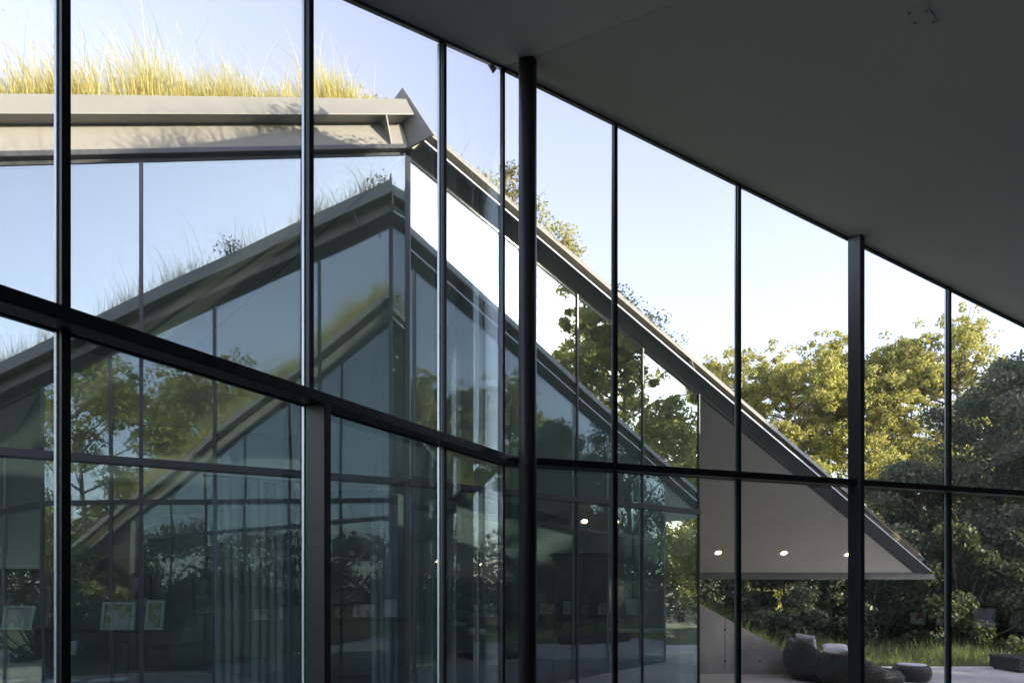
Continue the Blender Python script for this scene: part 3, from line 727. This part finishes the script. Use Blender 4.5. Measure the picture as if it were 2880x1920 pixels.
def blades(pts, h, width, lean, rng, bend=.5):
    """curved tapered blades at pts (n,3) metres with heights h (n,)"""
    n = len(pts); a = rng.uniform(0, 6.283, n); wv = np.stack([np.cos(a), np.sin(a), np.zeros(n)], 1)*width
    dirn = rng.normal(0, .28, (n, 3))*np.array([1, 1, .0])+np.array(lean); 
    hh = h[:, None]; up = np.array([0, 0, 1.])
    p1 = pts+hh*(.38*up+dirn*.16); p2 = pts+hh*(.72*up+dirn*.5); p3 = pts+hh*((1-.22*bend)*up+dirn*(.9+bend*.5))
    V = np.stack([pts-wv*.5, pts+wv*.5, p1+wv*.42, p1-wv*.42, p2+wv*.26, p2-wv*.26, p3+wv*.05, p3-wv*.05], 1).reshape(-1, 3)
    k = np.arange(n)[:, None]*8
    F = np.concatenate([k+np.array([[0, 1, 2, 3]]), k+np.array([[3, 2, 4, 5]]), k+np.array([[5, 4, 6, 7]])], 0)
    return V, F
def join_vf(parts):
    Vs, Fs, o = [], [], 0
    for v, f in parts: Vs.append(v); Fs.append(f+o); o += len(v)
    return np.concatenate(Vs), np.concatenate(Fs)
def edge_points(at, s0, s1, n, d0, d1, rng, nn=.40, oo=.06, power=1.6):
    s = rng.uniform(s0, s1, n); t = d0+(d1-d0)*rng.random(n)**power
    b0 = at(oo, nn, 0); ds = at(oo, nn, 1)-b0; do = at(oo-1, nn, 0)-b0
    return b0[None]+s[:, None]*ds+t[:, None]*do, s
rng = np.random.default_rng(21)
# tall dry grass on the opposite roof
P, s = edge_points(atA, .10, 8.5, 56000, 0, .5, rng)
den = np.clip((s-.20)/.18, .10, 1)*(.75+.25*np.sin(s*5.1)+.2*np.sin(s*12.7+1))
keep = rng.random(len(s)) < np.clip(den, .04, 1); P, s = P[keep], s[keep]
tall = (.75+.25*np.sin(s*3.3+.8)+.15*np.sin(s*9+2))*np.clip((s-.1)/.5, .35, 1)
h = S*rng.gamma(5, .36/5, len(s))*np.clip(.35+.65*tall, .5, 1.1)
v1 = blades(P*S, h, .0058, (-.22, 0, 0), rng)
P, s = edge_points(atA, .2, 8.5, 700, 0, .6, rng); h = S*rng.uniform(.45, .98, len(s))*np.clip(.6+.4*np.sin(s*2.2+3.2), .4, 1)
v2 = blades(P*S, h, .005, (-.30, 0, 0), rng, .9)
tip = v2[0].reshape(-1, 8, 3)[::4, 6:8].mean(1); mid = v2[0].reshape(-1, 8, 3)[::4, 4:6].mean(1); ax = tip-mid
cc = np.repeat(tip, 14, 0)-np.repeat(ax, 14, 0)*rng.random((len(tip)*14, 1))*.55
v4 = blades(cc, rng.uniform(.03, .07, len(cc)), .004, (-.5, 0, 0), rng)
P, s = edge_points(atA, .02, .8, 120, 0, .5, rng); v3 = blades(P*S, S*rng.uniform(.1, .25, 120), .006, (.1, 0, 0), rng)
V, F = join_vf([v1, v2, v3, v4]); tag(raw_mesh('roof_grass', V, F, M['grass_straw']), 'tall dry straw grass on the opposite roof', 'grass', kind='stuff')
P, s = edge_points(atB, .1, 10.3, 2600, 0, .3, rng); keep = rng.random(len(s)) < np.clip(.35+.35*np.sin(s*2.3+.5)+.3*np.sin(s*7.1), .08, 1); P, s = P[keep], s[keep]
V, F = join_vf([blades(P*S, S*rng.gamma(4, .03, len(s)), .006, (.1, 0, 0), rng), blades(P[:46]*S, S*rng.uniform(.2, .55, len(P[:46])), .005, (.3, 0, 0), rng, .9)])
tag(raw_mesh('roof_edge_grass', V, F, M['grass_mix']), 'sparse grass along the sloping roof edge', 'grass', kind='stuff')
# near roof grass (seen mirrored, casts its shadow on the opposite fascia)
P, s = edge_points(atL, .02, 8.5, 13000, 0, .4, rng); keep = rng.random(len(s)) < np.clip(.5+.3*np.sin(s*3.1)+.3*np.sin(s*8.3+1), .1, 1); P, s = P[keep], s[keep]
va = blades(P*S, S*rng.gamma(4, .23/4, len(s)), .006, (-.12, 0, 0), rng)
Q, s2 = edge_points(atL, .2, 8, 240, 0, .5, rng); vb = blades(Q*S, S*rng.uniform(.2, .6, len(s2)), .005, (-.35, .1, 0), rng, 1.)
P, s = edge_points(atR, .05, 10.8, 7000, 0, .5, rng); keep = rng.random(len(s)) < np.clip(.4+.35*np.sin(s*2.7)+.3*np.sin(s*6.3+1), .05, 1); P, s = P[keep], s[keep]
vc = blades(P*S, S*rng.gamma(5, .18/5, len(s)), .006, (.1, 0, 0), rng)
V, F = join_vf([va, vb, vc]); tag(raw_mesh('near_roof_grass', V, F, M['grass_mix']), 'grass on the near roof mirrored in the glass', 'grass', kind='stuff')
# small plants along roof edges
def roof_plant(at, s, dn, H, r, n, mat, label, seed, size=.035):
    p = at(-.02-dn, .40, s)
    return bush(p[0], p[1], H, r, n, size, mat, label, seed, zg=p[2], group='plants on the roof edges', name='roof_plant', cat='plant')
for i, (s, H, r, n, mt, lb) in enumerate((
    (.98, .30, .26, 500, 'leaf_yellow', 'low yellow plant on sloping roof edge left of the thin corner bar'),
    (1.20, .55, .22, 700, 'leaf_olive', 'upright bushy plant on roof edge just left of the round column'),
    (1.48, .34, .26, 600, 'leaf_yellow', 'low bushy plant on roof edge behind the round column'),
    (1.88, .42, .30, 1000, 'leaf_yellow', 'yellow shrub on roof edge just right of the round column'),
    (2.16, .36, .18, 500, 'leaf_yellow', 'small yellow plant second right of the round column'),
    (2.95, .20, .30, 500, 'leaf_mid', 'low green plant on roof edge right of the first right bar'),
    (3.35, .24, .30, 500, 'leaf_mid', 'low green plant on the middle of the sloping roof edge'),
    (3.75, .22, .24, 420, 'leaf_mid', 'small green plant above the gusset of the sloping roof edge'))):
    roof_plant(atB, s, .05, H, r, n, M[mt], lb, 30+i)
roof_plant(atA, .20, .1, .20, .16, 260, M['leaf_yellow'], 'small yellow weed beside the steel plate at the roof peak', 51, .03)
roof_plant(atA, 1.72, .25, .42, .14, 420, M['leaf_yellow'], 'leafy yellow weed rising from the middle of the dry roof grass', 52, .035)
roof_plant(atL, .02, .1, .30, .14, 300, M['leaf_olive'], 'small leafy weed at the mirrored roof peak', 53, .035)
roof_plant(atL, 1.75, .06, .28, .14, 260, M['leaf_dark'], 'dark feathery weed on the mirrored left roof edge', 54, .035)
roof_plant(atR, .35, .05, .2, .26, 420, M['leaf_dark'], 'dark low plant on the mirrored right roof edge', 55, .035)

# ------------------------------------------------------------------ trees
TR = 'sunlit trees beyond the patio'
LIT = dict(group=TR, nclu=1500, clu=.42, lobes=34, lobr=1.35, trunk=.2)
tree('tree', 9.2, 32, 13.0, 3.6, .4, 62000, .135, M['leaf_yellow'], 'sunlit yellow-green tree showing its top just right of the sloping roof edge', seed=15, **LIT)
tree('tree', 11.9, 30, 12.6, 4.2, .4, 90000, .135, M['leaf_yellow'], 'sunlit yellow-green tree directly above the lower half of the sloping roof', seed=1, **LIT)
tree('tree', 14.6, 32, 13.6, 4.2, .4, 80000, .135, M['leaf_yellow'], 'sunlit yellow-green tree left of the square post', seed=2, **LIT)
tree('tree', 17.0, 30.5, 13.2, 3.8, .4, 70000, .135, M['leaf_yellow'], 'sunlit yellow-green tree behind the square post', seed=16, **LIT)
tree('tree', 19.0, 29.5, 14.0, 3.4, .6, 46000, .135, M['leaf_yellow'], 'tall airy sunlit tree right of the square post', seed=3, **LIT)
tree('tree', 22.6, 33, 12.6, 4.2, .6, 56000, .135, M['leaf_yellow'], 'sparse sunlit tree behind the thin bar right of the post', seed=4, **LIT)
tree('tree', 27.5, 35, 13, 4.4, 1.5, 30000, .16, M['leaf_olive'], 'olive tree farthest right behind the dark tree', group=TR, seed=5, nclu=60, clu=1.1)
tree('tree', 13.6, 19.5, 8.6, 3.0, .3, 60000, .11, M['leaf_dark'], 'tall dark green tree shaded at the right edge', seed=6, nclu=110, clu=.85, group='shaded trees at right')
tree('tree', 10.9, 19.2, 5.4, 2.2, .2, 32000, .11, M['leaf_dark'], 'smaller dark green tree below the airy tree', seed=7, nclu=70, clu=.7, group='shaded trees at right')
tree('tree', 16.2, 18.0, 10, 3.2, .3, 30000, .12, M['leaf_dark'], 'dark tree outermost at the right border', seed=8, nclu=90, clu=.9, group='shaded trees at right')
# hedge of vines and shrubs under the eave
HB = 'shaded shrubs behind the patio'
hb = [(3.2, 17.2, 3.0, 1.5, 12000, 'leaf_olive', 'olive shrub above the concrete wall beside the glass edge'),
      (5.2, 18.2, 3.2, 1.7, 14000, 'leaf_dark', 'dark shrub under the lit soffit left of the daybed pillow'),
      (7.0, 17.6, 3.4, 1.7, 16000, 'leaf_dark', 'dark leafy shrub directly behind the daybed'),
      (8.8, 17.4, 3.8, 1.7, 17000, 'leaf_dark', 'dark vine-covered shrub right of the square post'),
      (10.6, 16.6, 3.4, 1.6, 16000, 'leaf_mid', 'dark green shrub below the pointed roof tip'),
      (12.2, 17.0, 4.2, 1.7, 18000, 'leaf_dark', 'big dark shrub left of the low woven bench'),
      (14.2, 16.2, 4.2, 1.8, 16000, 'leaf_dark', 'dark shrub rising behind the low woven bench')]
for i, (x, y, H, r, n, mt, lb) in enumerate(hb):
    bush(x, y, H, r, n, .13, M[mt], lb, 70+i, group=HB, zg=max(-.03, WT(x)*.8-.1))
# trees that shade the right side and are mirrored in the glass
tree('tree', 20.5, 6.2, 14.8, 4.6, 1.0, 110000, .17, M['leaf_yellow'], 'backlit tree mirrored in the upper right panes of the opposite wing', seed=9, nclu=1100, clu=.5, lobes=60, lobr=1.4, group='mirrored trees')
tree('tree', 27, 13.5, 12.5, 4.2, 1.2, 22000, .2, M['leaf_mid'], 'broad tree outside the right border', seed=10, nclu=70, clu=1.2, group='mirrored trees')
tree('tree', 31, 11, 13.0, 4.4, 1.0, 22000, .2, M['leaf_mid'], 'farther broad tree outside the right border', seed=13, nclu=70, clu=1.2, group='mirrored trees')
for i, (x, y, H, r, lb) in enumerate(((-21, 5.0, 11.0, 3.6, 'yellow-lit tree mirrored at lower left, nearer the thick bar'), (-24, 9.0, 12.0, 3.8, 'yellow-lit tree mirrored at lower left, left of its twin'), (-22.5, .5, 11.5, 3.6, 'yellow-lit tree mirrored low beside the left glass'), (-27, 4.0, 12.5, 4.0, 'taller yellow-lit tree mirrored behind the others'))):
    tree('tree', x, y, H, r, .8, 36000, .14, M['leaf_yellow'], lb, seed=20+i, nclu=900, clu=.45, lobes=30, lobr=1.3, group='mirrored trees', spread=1.1)
for i, (x, y, H, r) in enumerate(((-11.2, 1.6, 3.2, 1.7), (-12.4, 4.2, 3.4, 1.8), (-10.9, -.6, 2.6, 1.5))):
    bush(x, y, H, r, 11000, .10, M['leaf_dark'], ('dark shrub mirrored at the low end of the opposite roof', 'second dark shrub mirrored behind the low roof end', 'lower dark shrub mirrored in front of the low roof end')[i], 140+i, group='mirrored shrubs')
for i, (x, y, H, r, lb) in enumerate(((-1.0, -7.5, 5.0, 2.2, 'tall dark shrub added to darken the glass at the far lower left'), (2.0, -8.5, 5.2, 2.2, 'dark shrub added behind the back wall to darken the mirrored view'), (-4.2, -6.0, 4.6, 2.0, 'dark shrub added left of its taller neighbour to darken the mirrored view'))):
    bush(x, y, H, r, 10000, .12, M['leaf_dark'], lb, 160+i, group='mirrored shrubs')  # unseen shrubs added to block the pale sky mirrored at lower left
for i, (x, y, H, r) in enumerate(((23.5, 9.5, 3.2, 2.2), (23.5, 6.2, 3.0, 2.2), (23.0, 3.2, 3.0, 2.0), (10.9, 6.9, 2.6, 1.2), (10.9, 4.6, 2.4, 1.2))):  # last two are added to shade the sunlit end wall
    bush(x, y, H, r, 10000, .10, M['leaf_dark'], ('dark shrub mirrored low in the rightmost pane of the opposite wing', 'middle dark shrub mirrored behind the backlit trunk', 'dark shrub outside the right border nearest the near wing', 'added shrub shading the near wing end wall', 'lower added shrub shading the near wing end wall')[i], 150+i, group='mirrored shrubs')
# far wood closing the view
rng = np.random.default_rng(77)
cent = []
for a in np.linspace(math.radians(-180), math.radians(180), 340)[:-1]:
    for k in range(3):
        R_ = rng.uniform(48, 62); cent.append((R_*math.sin(a+rng.normal(0, .01)), R_*math.cos(a), rng.uniform(.3, 6.2)))
cent = np.array(cent); V, F = leaves(cent, np.full(len(cent), 2.0), 150000, .42, rng)
tag(raw_mesh('far_wood', V, F, M['leaf_olive']), 'far wood closing the view behind the trees', 'wood', kind='stuff')
# tall grass beyond the patio
n = 26000
x = rng.uniform(1.5, 16, n); y = 13.75+rng.random(n)**1.3*4.2
clump = np.sin(x*2.1+.7*np.sin(y*3))+np.sin(y*2.7+x*.9)
h = S*np.clip(.20+.10*clump+rng.gamma(3, .04, n), .05, .8)*np.clip((y-13.6)/1.0, .4, 1.2)
zg = np.array([max(WT(q)-.1, -.05) for q in x])
V, F = blades(np.stack([x, y, zg], 1)*S, h, .011, (0, -.1, 0), rng, 1.1)
tag(raw_mesh('tall_grass', V, F, M['grass_green']), 'tall arching green grass beyond the patio', 'grass', kind='stuff')
n = 9000
x = rng.uniform(1.0, 6.0, n); y = 12.8+rng.random(n)*3.0; zg = np.array([max(WT(q)-.1, -.05) for q in x])
V, F = blades(np.stack([x, y, zg], 1)*S, S*rng.gamma(4, .07, n), .010, (.1, -.1, 0), rng, 1.)
tag(raw_mesh('bank_grass', V, F, M['grass_green']), 'green grass on the bank above the concrete wall', 'grass', kind='stuff')
